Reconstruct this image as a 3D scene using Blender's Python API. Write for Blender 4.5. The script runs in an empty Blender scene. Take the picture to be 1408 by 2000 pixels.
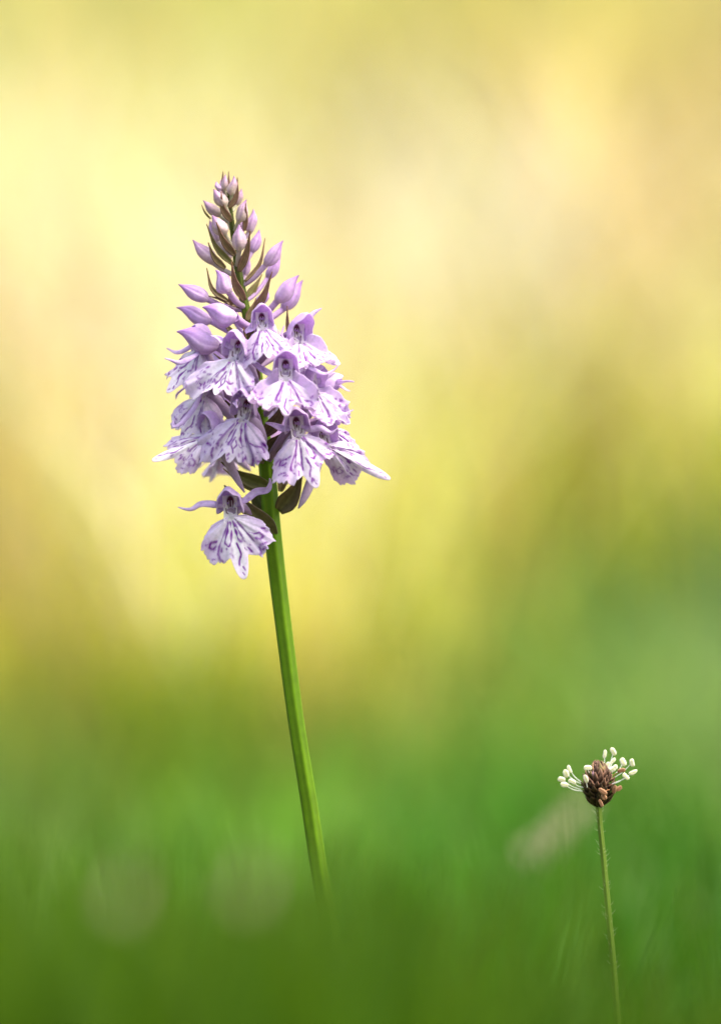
import bpy, math, random
import numpy as np
from mathutils import Vector, Matrix, Euler

rng = np.random.default_rng(7)
random.seed(7)
S = 1e-4                      # one tenth of a millimetre: the working unit of the flower
C = bpy.context.scene.collection
scene = bpy.context.scene

# ------------------------------------------------------------------ camera
CAM_Z, CAM_D = 0.20, 1.0
cam_d = bpy.data.cameras.new('camera')
cam = bpy.data.objects.new('camera', cam_d); C.objects.link(cam)
cam.location = (0, -CAM_D, CAM_Z); cam.rotation_euler = (math.radians(90), 0, 0)
cam_d.sensor_fit = 'VERTICAL'; cam_d.sensor_height = 36.0; cam_d.sensor_width = 36.0
cam_d.lens = 180.0
cam_d.clip_start = 0.05; cam_d.clip_end = 2000
cam_d.dof.use_dof = True
cam_d.dof.focus_distance = CAM_D - 0.008
cam_d.dof.aperture_fstop = 8.0
scene.camera = cam

# ------------------------------------------------------------------ sky and sun
SUN_EL, SUN_AZ = math.radians(63), math.radians(110)      # hazy sun, high on the right
w = bpy.data.worlds.new('World'); scene.world = w; w.use_nodes = True
nt = w.node_tree; bg = nt.nodes['Background']
sky = nt.nodes.new('ShaderNodeTexSky'); sky.sky_type = 'NISHITA'; sky.sun_disc = False
sky.sun_elevation = SUN_EL; sky.sun_rotation = SUN_AZ
sky.air_density = 1.0; sky.dust_density = 6.0; sky.ozone_density = 0.3
nt.links.new(sky.outputs['Color'], bg.inputs['Color']); bg.inputs['Strength'].default_value = 0.15
sun_d = bpy.data.lights.new('sun', 'SUN'); sun = bpy.data.objects.new('sun', sun_d); C.objects.link(sun)
sun_d.energy = 1.5; sun_d.angle = math.radians(60); sun_d.color = (1.0, 0.92, 0.80)
sdir = Vector((math.sin(SUN_AZ) * math.cos(SUN_EL), math.cos(SUN_AZ) * math.cos(SUN_EL), math.sin(SUN_EL)))
sun.rotation_euler = sdir.to_track_quat('Z', 'Y').to_euler()
vs = scene.view_settings
vs.view_transform = 'Standard'; vs.look = 'None'; vs.gamma = 1.0; vs.exposure = 1.60
scene.cycles.use_denoising = True
scene.cycles.max_bounces = 7; scene.cycles.diffuse_bounces = 4; scene.cycles.transmission_bounces = 5

# ------------------------------------------------------------------ helpers
def lin(r, g, b):
    return np.array([((c / 255) / 12.92) if c / 255 <= .04045 else ((c / 255 + .055) / 1.055) ** 2.4 for c in (r, g, b)])

def mesh_np(name, V, F, col=None, smooth=True):
    me = bpy.data.meshes.new(name)
    V = np.asarray(V, dtype=np.float32); F = np.asarray(F, dtype=np.int32)
    k = F.shape[1]
    me.vertices.add(len(V)); me.vertices.foreach_set('co', V.ravel())
    me.loops.add(F.size); me.loops.foreach_set('vertex_index', F.ravel())
    me.polygons.add(len(F)); me.polygons.foreach_set('loop_start', np.arange(0, F.size, k, dtype=np.int32))
    if smooth: me.polygons.foreach_set('use_smooth', np.ones(len(F), dtype=bool))
    if col is not None:
        a = me.attributes.new('tint', 'FLOAT_COLOR', 'POINT')
        c4 = np.ones((len(V), 4), dtype=np.float32); c4[:, :3] = col
        a.data.foreach_set('color', c4.ravel())
    me.update(calc_edges=True); me.validate()
    return me

def add(name, me, mat, parent=None, matrix=None):
    o = bpy.data.objects.new(name, me); C.objects.link(o)
    me.materials.append(mat)
    if parent is not None: o.parent = parent
    if matrix is not None: o.matrix_local = matrix
    return o

def tag(o, label, cat, group=None, kind=None):
    if label: o['label'] = label
    if cat: o['category'] = cat
    if group: o['group'] = group
    if kind: o['kind'] = kind
    return o

def grid_faces(nu, nv, closed=False):
    i = np.arange(nv - 1)[:, None]; j = np.arange(nu if closed else nu - 1)[None, :]
    a = i * nu + j; b = i * nu + (j + 1) % nu
    return np.stack([a, b, b + nu, a + nu], -1).reshape(-1, 4)

def catmull(pts, n):
    P = np.asarray(pts, float)
    if len(P) == 2: return P[0] + (P[1] - P[0]) * np.linspace(0, 1, n)[:, None]
    Q = np.vstack([2 * P[0] - P[1], P, 2 * P[-1] - P[-2]])
    t = np.linspace(0, len(P) - 1, n); k = np.minimum(t.astype(int), len(P) - 2); u = (t - k)[:, None]
    a, b, c, d = Q[k], Q[k + 1], Q[k + 2], Q[k + 3]
    return .5 * (2 * b + (c - a) * u + (2 * a - 5 * b + 4 * c - d) * u ** 2 + (3 * b - a - 3 * c + d) * u ** 3)

def frames(P, up):
    T = np.gradient(P, axis=0); T /= np.linalg.norm(T, axis=1)[:, None] + 1e-12
    up = np.asarray(up, float)
    Sd = np.cross(T, up); Sd /= np.linalg.norm(Sd, axis=1)[:, None] + 1e-9
    N = np.cross(Sd, T)
    return T, Sd, N

def tube(pts, radii, n=24, seg=12, ribs=0, rib_amp=0.0, col=None, colfn=None, cap=True):
    P = catmull(pts, n); R = np.interp(np.linspace(0, 1, n), np.linspace(0, 1, len(radii)), radii)
    T, A, B = frames(P, (0.13, 1, .07))
    th = np.linspace(0, 2 * math.pi, seg, endpoint=False)
    rr = R[:, None] * (1 + rib_amp * np.cos(ribs * th + 0.6)[None, :])
    V = P[:, None, :] + rr[..., None] * (np.cos(th)[None, :, None] * A[:, None, :] + np.sin(th)[None, :, None] * B[:, None, :])
    V = V.reshape(-1, 3); F = grid_faces(seg, n, True)
    t = np.repeat(np.linspace(0, 1, n), seg); ang = np.tile(th, n)
    if cap:
        n0 = len(V); V = np.vstack([V, P[0], P[-1]])
        q = np.arange(seg)
        F = np.vstack([F, np.stack([np.full(seg, n0), (q + 1) % seg, q, q], 1)[:, [0, 1, 2, 2]] * 1])[:]
        # caps as degenerate-free triangles are added as quads below instead
        F = F[:-seg]
        ring = (n - 1) * seg
        half = seg // 2
        for base in (0, ring):
            for k in range(half - 1):
                F = np.vstack([F, [base + k, base + k + 1, base + seg - 2 - k, base + seg - 1 - k]])
        V = V[:n0]
    c = colfn(t, ang) if colfn is not None else np.broadcast_to(col, (len(V), 3))
    return V, F, c

def vnoise(x, y, seed=0):
    xi = np.floor(x).astype(np.int64); yi = np.floor(y).astype(np.int64); fx = x - xi; fy = y - yi
    fx = fx * fx * (3 - 2 * fx); fy = fy * fy * (3 - 2 * fy)
    def h(a, b):
        n = (a * 374761393 + b * 668265263 + seed * 974634777) & 0x7fffffff
        n = (n ^ (n >> 13)) * 1274126177 & 0x7fffffff
        return ((n ^ (n >> 16)) & 0xffff) / 65535.0
    return (h(xi, yi) * (1 - fx) + h(xi + 1, yi) * fx) * (1 - fy) + (h(xi, yi + 1) * (1 - fx) + h(xi + 1, yi + 1) * fx) * fy

def P3(px, py, dy=0.0):
    """a place in the meadow, measured on the photograph: px right, py down (0.1 mm at the stem), dy = depth in 0.1 mm"""
    d = CAM_D + dy * S
    return Vector(((px - 704) * S * d, d - CAM_D, CAM_Z + (1000 - py) * S * d))

# ------------------------------------------------------------------ materials
def plant_mat(name, transl, rough, bump_scale=0, bump=0.0, spec=0.35, tr_tint=(1, 1, 1), noise_var=0.0, noise_scale=900, sheen=0.0, coord='Object'):
    m = bpy.data.materials.new(name); m.use_nodes = True; t = m.node_tree; N = t.nodes; L = t.links
    pb = N['Principled BSDF']; out = N['Material Output']
    at = N.new('ShaderNodeAttribute'); at.attribute_name = 'tint'
    src = at.outputs['Color']
    if noise_var:
        tc = N.new('ShaderNodeTexCoord'); nz = N.new('ShaderNodeTexNoise'); nz.inputs['Scale'].default_value = noise_scale; nz.inputs['Detail'].default_value = 4
        L.new(tc.outputs[coord], nz.inputs['Vector'])
        mr = N.new('ShaderNodeMapRange'); mr.inputs['From Min'].default_value = .3; mr.inputs['From Max'].default_value = .7
        mr.inputs['To Min'].default_value = 1 - noise_var; mr.inputs['To Max'].default_value = 1 + noise_var
        L.new(nz.outputs['Fac'], mr.inputs['Value'])
        mx = N.new('ShaderNodeMix'); mx.data_type = 'RGBA'; mx.blend_type = 'MULTIPLY'; mx.inputs['Factor'].default_value = 1
        L.new(src, mx.inputs['A']); L.new(mr.outputs['Result'], mx.inputs['B']); src = mx.outputs['Result']
    L.new(src, pb.inputs['Base Color'])
    pb.inputs['Roughness'].default_value = rough; pb.inputs['Specular IOR Level'].default_value = spec
    if sheen: pb.inputs['Sheen Weight'].default_value = sheen
    if bump:
        tc2 = N.new('ShaderNodeTexCoord'); n2 = N.new('ShaderNodeTexNoise'); n2.inputs['Scale'].default_value = bump_scale; n2.inputs['Detail'].default_value = 3
        L.new(tc2.outputs[coord], n2.inputs['Vector'])
        bp = N.new('ShaderNodeBump'); bp.inputs['Strength'].default_value = bump; bp.inputs['Distance'].default_value = 0.0001
        L.new(n2.outputs['Fac'], bp.inputs['Height']); L.new(bp.outputs['Normal'], pb.inputs['Normal'])
    tr = N.new('ShaderNodeBsdfTranslucent')
    tm = N.new('ShaderNodeMix'); tm.data_type = 'RGBA'; tm.blend_type = 'MULTIPLY'; tm.inputs['Factor'].default_value = 1
    L.new(src, tm.inputs['A']); tm.inputs['B'].default_value = (*tr_tint, 1); L.new(tm.outputs['Result'], tr.inputs['Color'])
    ms = N.new('ShaderNodeMixShader'); ms.inputs['Fac'].default_value = transl
    L.new(pb.outputs['BSDF'], ms.inputs[1]); L.new(tr.outputs['BSDF'], ms.inputs[2]); L.new(ms.outputs['Shader'], out.inputs['Surface'])
    return m

# petals carry their pigment on the mesh; object units are 0.1 mm for the orchid
M_PETAL = plant_mat('petal', 0.44, 0.5, bump_scale=.45, bump=0.8, spec=0.35, noise_var=0.10, noise_scale=.16, sheen=.25)
M_BUD = plant_mat('bud_skin', 0.28, 0.5, bump_scale=.3, bump=0.5, spec=0.35, noise_var=0.10, noise_scale=.2, sheen=.1)
M_BRACT = plant_mat('bract_leaf', 0.22, 0.5, bump_scale=.3, bump=0.6, spec=0.35, noise_var=0.18, noise_scale=.12)
M_STEM = plant_mat('orchid_stem', 0.12, 0.55, bump_scale=.25, bump=0.5, spec=0.2, noise_var=0.10, noise_scale=.05)
M_HEAD = plant_mat('plantain_scale', 0.1, 0.6, bump_scale=.4, bump=0.8, spec=0.25, noise_var=0.25, noise_scale=.3)
M_ANTHER = plant_mat('anther', 0.35, 0.6, bump_scale=.4, bump=0.6, spec=0.2, noise_var=0.08, noise_scale=.3)
M_GRASS = plant_mat('green_grass', 0.45, 0.5, spec=0.2, tr_tint=(1, 1, .8))
M_STRAW = plant_mat('dry_grass', 0.50, 0.6, spec=0.2, tr_tint=(1.0, .96, .8))

# ------------------------------------------------------------------ terrain
def bank(x, y):
    """ground height: flat near the orchid, then a meadow bank rising behind"""
    d = y + CAM_D
    h = np.where(d > 2.6, .36 * (d - 2.6) ** 2 / (np.maximum(d, 2.6) - 2.6 + .45), 0)
    h = np.minimum(h, 3.2 * (1 - np.exp(-np.maximum(h, 0) / 2.2)) + .06 * np.maximum(d - 10, 0) ** .5)
    return h + .012 * (vnoise(x * 2.1 + 40, y * 2.1 + 40, 3) - .5) * (np.abs(d - 1) > .4)

def make_ground():
    def axis(lim, n, k):
        t = np.linspace(-1, 1, n); return lim * np.sign(t) * np.abs(t) ** k
    xs = axis(600, 161, 3.4); ys = axis(600, 221, 3.4) + 1.5
    X, Y = np.meshgrid(xs, ys); Z = bank(X, Y)
    V = np.stack([X, Y, Z], -1).reshape(-1, 3)
    me = mesh_np('ground', V, grid_faces(len(xs), len(ys)))
    m = bpy.data.materials.new('meadow_soil'); m.use_nodes = True; t = m.node_tree; N = t.nodes; L = t.links
    tc = N.new('ShaderNodeTexCoord'); nz = N.new('ShaderNodeTexNoise'); nz.inputs['Scale'].default_value = 5; nz.inputs['Detail'].default_value = 8
    L.new(tc.outputs['Object'], nz.inputs['Vector'])
    cr = N.new('ShaderNodeValToRGB'); e = cr.color_ramp.elements
    e[0].position = .35; e[0].color = (.07, .10, .02, 1); e[1].position = .65; e[1].color = (.30, .25, .09, 1)
    L.new(nz.outputs['Fac'], cr.inputs['Fac']); L.new(cr.outputs['Color'], N['Principled BSDF'].inputs['Base Color'])
    N['Principled BSDF'].inputs['Roughness'].default_value = .95
    o = add('ground', me, m); o['kind'] = 'structure'
make_ground()

# ------------------------------------------------------------------ grass
def blades(x, y, h, wd, lean, col, tipcol, z0=None, nl=4):
    n = len(x); z = bank(x, y) if z0 is None else z0
    az = rng.uniform(0, 2 * math.pi, n); fa = rng.uniform(0, 2 * math.pi, n)
    t = np.linspace(0, 1, nl)
    bend = lean * h
    cx = x[:, None] + np.cos(az)[:, None] * bend[:, None] * t ** 2
    cy = y[:, None] + np.sin(az)[:, None] * bend[:, None] * t ** 2
    cz = z[:, None] + h[:, None] * (t - .35 * np.minimum(lean, 1)[:, None] * t ** 2)
    ww = wd[:, None] * np.array([1, .95, .7, .08] if nl == 4 else np.linspace(1, .1, nl))[None, :] * .5
    ox = np.cos(fa)[:, None] * ww; oy = np.sin(fa)[:, None] * ww
    V = np.stack([np.stack([cx - ox, cy - oy, cz], -1), np.stack([cx + ox, cy + oy, cz], -1)], 2).reshape(-1, 3)
    base = (np.arange(n) * nl * 2)[:, None]; k = (np.arange(nl - 1) * 2)[None, :]
    a = (base + k)
    F = np.stack([a, a + 1, a + 3, a + 2], -1).reshape(-1, 4)
    cc = col[:, None, :] * (1 - t[None, :, None]) + tipcol[:, None, :] * t[None, :, None]
    cc = np.repeat(cc[:, :, None, :], 2, 2).reshape(-1, 3)
    return V, F, cc

GREEN = np.array([.075, .150, .014]); LIME = np.array([.20, .27, .022])

def jit(c, n, a=.25):
    return c * (1 + a * (rng.random((n, 1)) * 2 - 1)) * (1 + .12 * (rng.random((n, 3)) * 2 - 1))

def mixc(a, b, f):
    return a * (1 - f[:, None]) + b * f[:, None]

# cream straw, yellow, olive, rusty and green tufts (pigment, the background's light and shade included)
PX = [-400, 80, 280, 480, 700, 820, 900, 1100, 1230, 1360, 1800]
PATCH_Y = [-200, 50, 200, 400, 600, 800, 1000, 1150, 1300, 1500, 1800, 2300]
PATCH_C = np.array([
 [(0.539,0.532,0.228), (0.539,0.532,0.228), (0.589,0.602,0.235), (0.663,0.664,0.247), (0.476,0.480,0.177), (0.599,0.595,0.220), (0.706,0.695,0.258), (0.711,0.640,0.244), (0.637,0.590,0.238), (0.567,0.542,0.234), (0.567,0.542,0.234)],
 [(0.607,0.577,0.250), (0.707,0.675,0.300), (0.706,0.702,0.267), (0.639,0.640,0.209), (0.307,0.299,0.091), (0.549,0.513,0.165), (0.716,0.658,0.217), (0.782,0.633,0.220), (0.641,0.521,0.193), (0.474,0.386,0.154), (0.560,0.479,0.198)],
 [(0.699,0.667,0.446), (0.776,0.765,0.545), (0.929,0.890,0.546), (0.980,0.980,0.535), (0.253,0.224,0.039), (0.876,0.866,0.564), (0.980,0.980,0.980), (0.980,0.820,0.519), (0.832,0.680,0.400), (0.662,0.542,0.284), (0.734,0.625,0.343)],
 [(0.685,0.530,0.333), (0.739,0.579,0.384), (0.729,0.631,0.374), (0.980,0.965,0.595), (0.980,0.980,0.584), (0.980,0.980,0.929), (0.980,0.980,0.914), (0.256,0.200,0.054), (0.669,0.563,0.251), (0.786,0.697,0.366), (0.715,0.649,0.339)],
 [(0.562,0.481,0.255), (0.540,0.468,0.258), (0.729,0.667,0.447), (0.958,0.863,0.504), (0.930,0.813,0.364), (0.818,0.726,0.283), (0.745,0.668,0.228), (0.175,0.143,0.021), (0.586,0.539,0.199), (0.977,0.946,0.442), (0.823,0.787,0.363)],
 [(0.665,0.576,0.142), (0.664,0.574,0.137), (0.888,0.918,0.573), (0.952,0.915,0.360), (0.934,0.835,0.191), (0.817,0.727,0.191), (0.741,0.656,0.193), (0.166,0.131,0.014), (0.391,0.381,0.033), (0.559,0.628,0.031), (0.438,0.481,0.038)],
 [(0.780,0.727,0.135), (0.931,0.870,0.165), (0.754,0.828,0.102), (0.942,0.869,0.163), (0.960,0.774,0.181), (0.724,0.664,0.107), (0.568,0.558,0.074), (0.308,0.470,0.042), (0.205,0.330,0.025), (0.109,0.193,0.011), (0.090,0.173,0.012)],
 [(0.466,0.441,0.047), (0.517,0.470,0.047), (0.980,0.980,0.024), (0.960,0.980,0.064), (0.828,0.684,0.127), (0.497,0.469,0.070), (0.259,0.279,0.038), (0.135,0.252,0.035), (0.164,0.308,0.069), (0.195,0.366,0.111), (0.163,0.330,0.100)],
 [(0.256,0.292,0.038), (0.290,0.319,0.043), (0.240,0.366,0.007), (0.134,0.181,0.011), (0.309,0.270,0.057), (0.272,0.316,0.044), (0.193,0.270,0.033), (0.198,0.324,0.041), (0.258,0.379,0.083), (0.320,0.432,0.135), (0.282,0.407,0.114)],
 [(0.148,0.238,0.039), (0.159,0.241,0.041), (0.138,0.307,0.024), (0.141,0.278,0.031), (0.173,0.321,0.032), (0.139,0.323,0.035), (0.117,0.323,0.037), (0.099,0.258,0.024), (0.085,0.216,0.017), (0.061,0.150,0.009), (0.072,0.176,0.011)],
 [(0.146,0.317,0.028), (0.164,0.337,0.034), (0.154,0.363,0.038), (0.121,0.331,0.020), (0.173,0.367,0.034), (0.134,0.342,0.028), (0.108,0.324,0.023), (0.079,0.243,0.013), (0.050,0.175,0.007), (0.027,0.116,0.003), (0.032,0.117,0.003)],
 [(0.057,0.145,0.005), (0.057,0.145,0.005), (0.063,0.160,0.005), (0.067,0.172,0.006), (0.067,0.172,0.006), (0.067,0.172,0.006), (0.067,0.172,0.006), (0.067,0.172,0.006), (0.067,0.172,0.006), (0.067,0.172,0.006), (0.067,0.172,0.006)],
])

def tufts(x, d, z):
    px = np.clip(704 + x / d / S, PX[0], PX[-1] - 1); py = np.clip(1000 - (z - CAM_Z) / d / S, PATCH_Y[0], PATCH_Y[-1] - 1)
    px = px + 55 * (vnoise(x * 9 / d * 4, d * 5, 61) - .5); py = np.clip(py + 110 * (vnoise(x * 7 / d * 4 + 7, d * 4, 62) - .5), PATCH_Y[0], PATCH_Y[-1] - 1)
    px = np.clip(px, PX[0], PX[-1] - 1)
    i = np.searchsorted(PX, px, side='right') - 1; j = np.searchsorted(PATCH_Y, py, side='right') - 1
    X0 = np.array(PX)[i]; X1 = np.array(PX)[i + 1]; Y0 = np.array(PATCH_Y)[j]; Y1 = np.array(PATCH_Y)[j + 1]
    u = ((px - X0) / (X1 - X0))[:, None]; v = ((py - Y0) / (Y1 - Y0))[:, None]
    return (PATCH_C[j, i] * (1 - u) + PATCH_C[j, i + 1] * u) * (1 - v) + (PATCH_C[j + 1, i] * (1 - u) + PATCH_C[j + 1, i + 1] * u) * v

def lively(x, d, a, s0=0):
    """uneven tufts: lighter and darker, yellower and greener, stretched up the slope"""
    q = x / d + .012 * np.sin(d * 2.3 + x * 4)
    k = vnoise(q * 95 + 11, d * 3.0, 71 + s0) * .5 + vnoise(q * 38 + 3, d * 1.7, 72 + s0) * .5 + vnoise(q * 170 + .8 * d, d * 2.4, 73 + s0) * .6 - .3
    k = np.clip((k - .5) * 3.0, -1, 1)
    g = np.clip((vnoise(q * 55 + 31, d * 2.2, 74 + s0) - .5) * 2.4, -1, 1)
    v = 1 + a * k
    return np.stack([v * (1 + a * .28 * g), v, v * (1 + a * .30 * g)], -1)

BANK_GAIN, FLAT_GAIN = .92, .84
# tall dry grass on the bank
def dry_meadow():
    n = 76000
    d = 2.55 + 4.4 * rng.random(n) ** .95; x = rng.uniform(-1, 1, n) * (1.3 + .36 * d); y = d - CAM_D
    h = .17 + .20 * rng.random(n) + .05 * (vnoise(x * 2, y * 2, 8) - .5)
    col = jit(tufts(x, d, bank(x, y) + .75 * h) * BANK_GAIN * lively(x, d, .48), n, .3)
    V, F, c = blades(x, y, h, .0035 + .004 * rng.random(n), .15 + .5 * rng.random(n), np.minimum(col * .9, .93), np.minimum(col * 1.05, .93))
    # single taller stalks standing nearer
    n = 190
    d = 2.05 + 1.1 * rng.random(n); x = np.round(rng.uniform(-.9, .9, n) * 9) / 9 + rng.normal(0, .035, n); y = d - CAM_D
    h = .16 + .22 * rng.random(n) ** 1.3
    col = jit(tufts(x, d, h * .7) * np.where(rng.random(n) < .5, .55, 1.0)[:, None], n, .3)
    V2, F2, c2 = blades(x, y, h, .0016 + .0014 * rng.random(n), .05 + .35 * rng.random(n), col, np.minimum(col * 1.1, .93))
    F = np.vstack([F, F2 + len(V)]); V = np.vstack([V, V2]); c = np.vstack([c, c2])
    o = add('dry_grass', mesh_np('dry_grass', V, F, c), M_STRAW)
    tag(o, 'tall straw yellow grass covering the bright bank behind the orchid', 'dry grass', kind='stuff')
dry_meadow()

# green grass of the flat, behind the orchid
def green_meadow():
    n = 30000
    d = 1.42 + 1.5 * rng.random(n); x = rng.uniform(-1, 1, n) * (.5 + .28 * d); y = d - CAM_D
    lim = .105 + .05 * np.clip((d - 1.4) / 1.2, 0, 1) + .09 * np.clip(x / .25, 0, 1) * np.clip((d - 1.6), 0, 1) + .02 * (vnoise(x * 5, y * 4, 21) - .5)
    h = lim * (.65 + .5 * rng.random(n))
    col = jit(tufts(x, d, .8 * h) * FLAT_GAIN * lively(x, d, .42, 9), n, .3)
    V, F, c = blades(x, y, h, .003 + .003 * rng.random(n), .1 + .5 * rng.random(n), col * .9, col * 1.1)
    o = add('meadow_grass', mesh_np('meadow_grass', V, F, c), M_GRASS)
    tag(o, 'green meadow grass on the flat ground behind the orchid', 'grass', kind='stuff')
green_meadow()

# short turf round the feet of the two plants
def turf():
    n = 9000
    d = .80 + .66 * rng.random(n); x = rng.uniform(-.5, .5, n); y = d - CAM_D
    h = (.035 + .035 * rng.random(n))
    col = jit(mixc(GREEN, LIME, .5 * rng.random(n)), n)
    V, F, c = blades(x, y, h, .0025 + .002 * rng.random(n), .1 + .6 * rng.random(n), col * .85, col * 1.1)
    o = add('short_turf', mesh_np('short_turf', V, F, c), M_GRASS)
    tag(o, 'short green turf round the feet of orchid and plantain', 'turf', kind='stuff')
turf()

# taller grass in front of the orchid: soft veil along the lower edge
def front_grass():
    n = 5200
    d = .585 + .175 * rng.random(n); x = rng.uniform(-.28, .28, n); y = d - CAM_D
    px = 704 + x / d / S
    top = 1560 + 290 * np.clip((px - 790) / 280, 0, 1) + 170 * vnoise(px / 70, d * 12, 3)      # how far up they reach
    lean = .05 + .25 * rng.random(n)
    h = np.clip(CAM_Z - (top - 1000) * S * d, .05, .2) / (1 - .35 * lean) * (.905 + .10 * rng.random(n))
    k = np.clip(vnoise(px / 60, d * 6, 44) * 2.4 - .7, 0, 1)
    col = jit(mixc(np.array([.018, .062, .003]), np.array([.062, .118, .001]), k), n, .35) * (.55 + .9 * vnoise(px / 45 + 9, d * 7, 45))[:, None]
    wd = .003 + .0035 * rng.random(n); tip = col * .8 + np.array([.038, .080, .003])  # tips tinted lighter in place of light shining through them
    V, F, c = blades(x, y, h, wd, lean, col * .9, tip)
    # single longer blades crossing the foot of the stem
    n = 90
    d = .60 + .13 * rng.random(n); x = rng.uniform(-.14, .10, n); y = d - CAM_D
    h = CAM_Z - (1560 + 230 * rng.random(n) - 1000) * S * d + .012
    col = jit(np.array([.085, .165, .012]), n, .4)
    V2, F2, c2 = blades(x, y, h, .0022 + .0022 * rng.random(n), .1 + .5 * rng.random(n), col, col * 1.15)
    F = np.vstack([F, F2 + len(V)]); V = np.vstack([V, V2]); c = np.vstack([c, c2])
    o = add('front_grass', mesh_np('front_grass', V, F, c), M_GRASS)
    tag(o, 'loose green grass blades growing in front of the orchid stem', 'grass', kind='stuff')
front_grass()

# ------------------------------------------------------------------ orchid
LILAC = lin(209, 175, 226); DEEP = lin(170, 120, 202); PALE = lin(226, 208, 236); WHITE = lin(231, 219, 236)
MARK = lin(134, 32, 168); MAROON = lin(92, 22, 58); PINKG = lin(206, 178, 190); GREENB = lin(190, 186, 140)
BRACT_G = lin(120, 120, 60); BRACT_P = lin(142, 106, 92); STEM_G = lin(88, 124, 4); STEM_D = lin(66, 74, 22)

orchid = bpy.data.objects.new('orchid', None); C.objects.link(orchid)
orchid.empty_display_size = .02
AXIS = [(446, 375, 0), (455, 450, 0), (463, 512, 0), (476, 585, 0), (490, 650, 0), (504, 760, 0), (515, 860, 0), (525, 950, 0), (533, 1045, 0), (551, 1200, 0), (577, 1400, 0), (604, 1570, 0), (627, 1720, 0), (662, 1900, 0), (720, 2150, 0), (790, 2500, 0), (850, 2990, 0)]
RAD = [4, 6, 7, 9, 11, 13, 15, 17, 17.5, 16.5, 16, 16.5, 17, 18, 20, 22, 24]
base_w = P3(850, 3000, 0); orchid.location = base_w
MO = Matrix.Translation(base_w) @ Matrix.Scale(S, 4)          # orchid units -> world
MOi = MO.inverted()
orchid.scale = (S, S, S)
tag(orchid, 'lilac spotted orchid with a pointed flower spike on a leaning green stem', 'orchid')

def Q(px, py, dy=0.0):                                          # -> orchid units
    return np.array(MOi @ P3(px, py, dy))

def stem_x(py):
    a = np.array(AXIS); return float(np.interp(py, a[:, 1], a[:, 0]))

def make_stem():
    pts = [Q(*p) for p in AXIS]
    def cf(t, ang):
        k = np.clip((.34 - t) / .2, 0, 1)[:, None]
        c = STEM_G * (1 - k) + STEM_D * k
        rib = (.5 + .5 * np.cos(6 * ang + .6))[:, None]
        fine = (.5 + .5 * np.cos(23 * ang + 5 * t))[:, None]
        fl = vnoise(t * 60, ang * 3, 91)[:, None]
        return c * (.82 + .34 * rib ** 3 + .07 * fine) * (.90 + .2 * fl) * (1 + np.array([.22, 0, .5]) * np.clip(fl - .72, 0, 1) * 2)
    V, F, c = tube(pts, [q * .95 for q in RAD], n=150, seg=48, ribs=6, rib_amp=.055, colfn=cf)
    add('stem', mesh_np('stem', V, F, c), M_STEM, orchid)
make_stem()

def petal_mesh(spine, wmax, up, cup=.4, prof=None, colfn=None, nv=22, nu=11, twist=0.0, wave=0.0, ph=0.0):
    P = catmull(spine, nv); t = np.linspace(0, 1, nv)
    T, Sd, N = frames(P, up)
    if twist:
        a = (twist * t)[:, None]; Sd, N = Sd * np.cos(a) + N * np.sin(a), N * np.cos(a) - Sd * np.sin(a)
    wv = np.interp(t, np.linspace(0, 1, len(prof)), prof) * wmax * .5
    u = np.linspace(-1, 1, nu)
    V = P[:, None, :] + (wv[:, None] * u[None, :])[..., None] * Sd[:, None, :] + (wv[:, None] * cup * (u ** 2)[None, :])[..., None] * N[:, None, :]
    if wave: V = V + (wave * np.sin(t * 9 + ph)[:, None] * u[None, :] ** 2)[..., None] * N[:, None, :]
    U, Tt = np.meshgrid(u, t)
    c = colfn(U.ravel(), Tt.ravel())
    return V.reshape(-1, 3), grid_faces(nu, nv), c

def solid(o, th):
    md = o.modifiers.new('thick', 'SOLIDIFY'); md.thickness = th; md.offset = 0
    return o

BPROF = [.45, .78, 1, .97, .80, .56, .32, .14, .03]
def bract(base, tip, width, bulge=(0, 0), dy0=0, dy1=-40, green=.5, up=(0, -1, 0), cup=.55, twist=0.0):
    b = Q(*base, dy0); t = Q(*tip, dy1)
    m = .5 * (b + t) + .6 * np.array([bulge[0], 0, -bulge[1]])
    def cf(u, tt):
        g = np.clip(green + .25 * (1 - tt) - .35 * np.abs(u) ** 2, 0, 1)[:, None]
        c = BRACT_P * (1 - g) + BRACT_G * g
        tp = np.clip((tt - .75) / .25, 0, 1)[:, None]
        c = c * (1 - tp * .5) + lin(150, 112, 50) * tp * .5
        if width > 28: c = c * .62 * np.array([.95, 1.08, .9])  # wide bracts greener, with the shade they stand in put into the colour
        return c * (1 + .22 * np.cos(u * 9)[:, None])
    V, F, c = petal_mesh([b, m, t], width * (.76 if width < 25 else .9), up, cup, BPROF, cf, nv=20, nu=9, twist=twist)
    solid(add('bract', mesh_np('bract', V, F, c), M_BRACT, orchid), 2.2)

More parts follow.
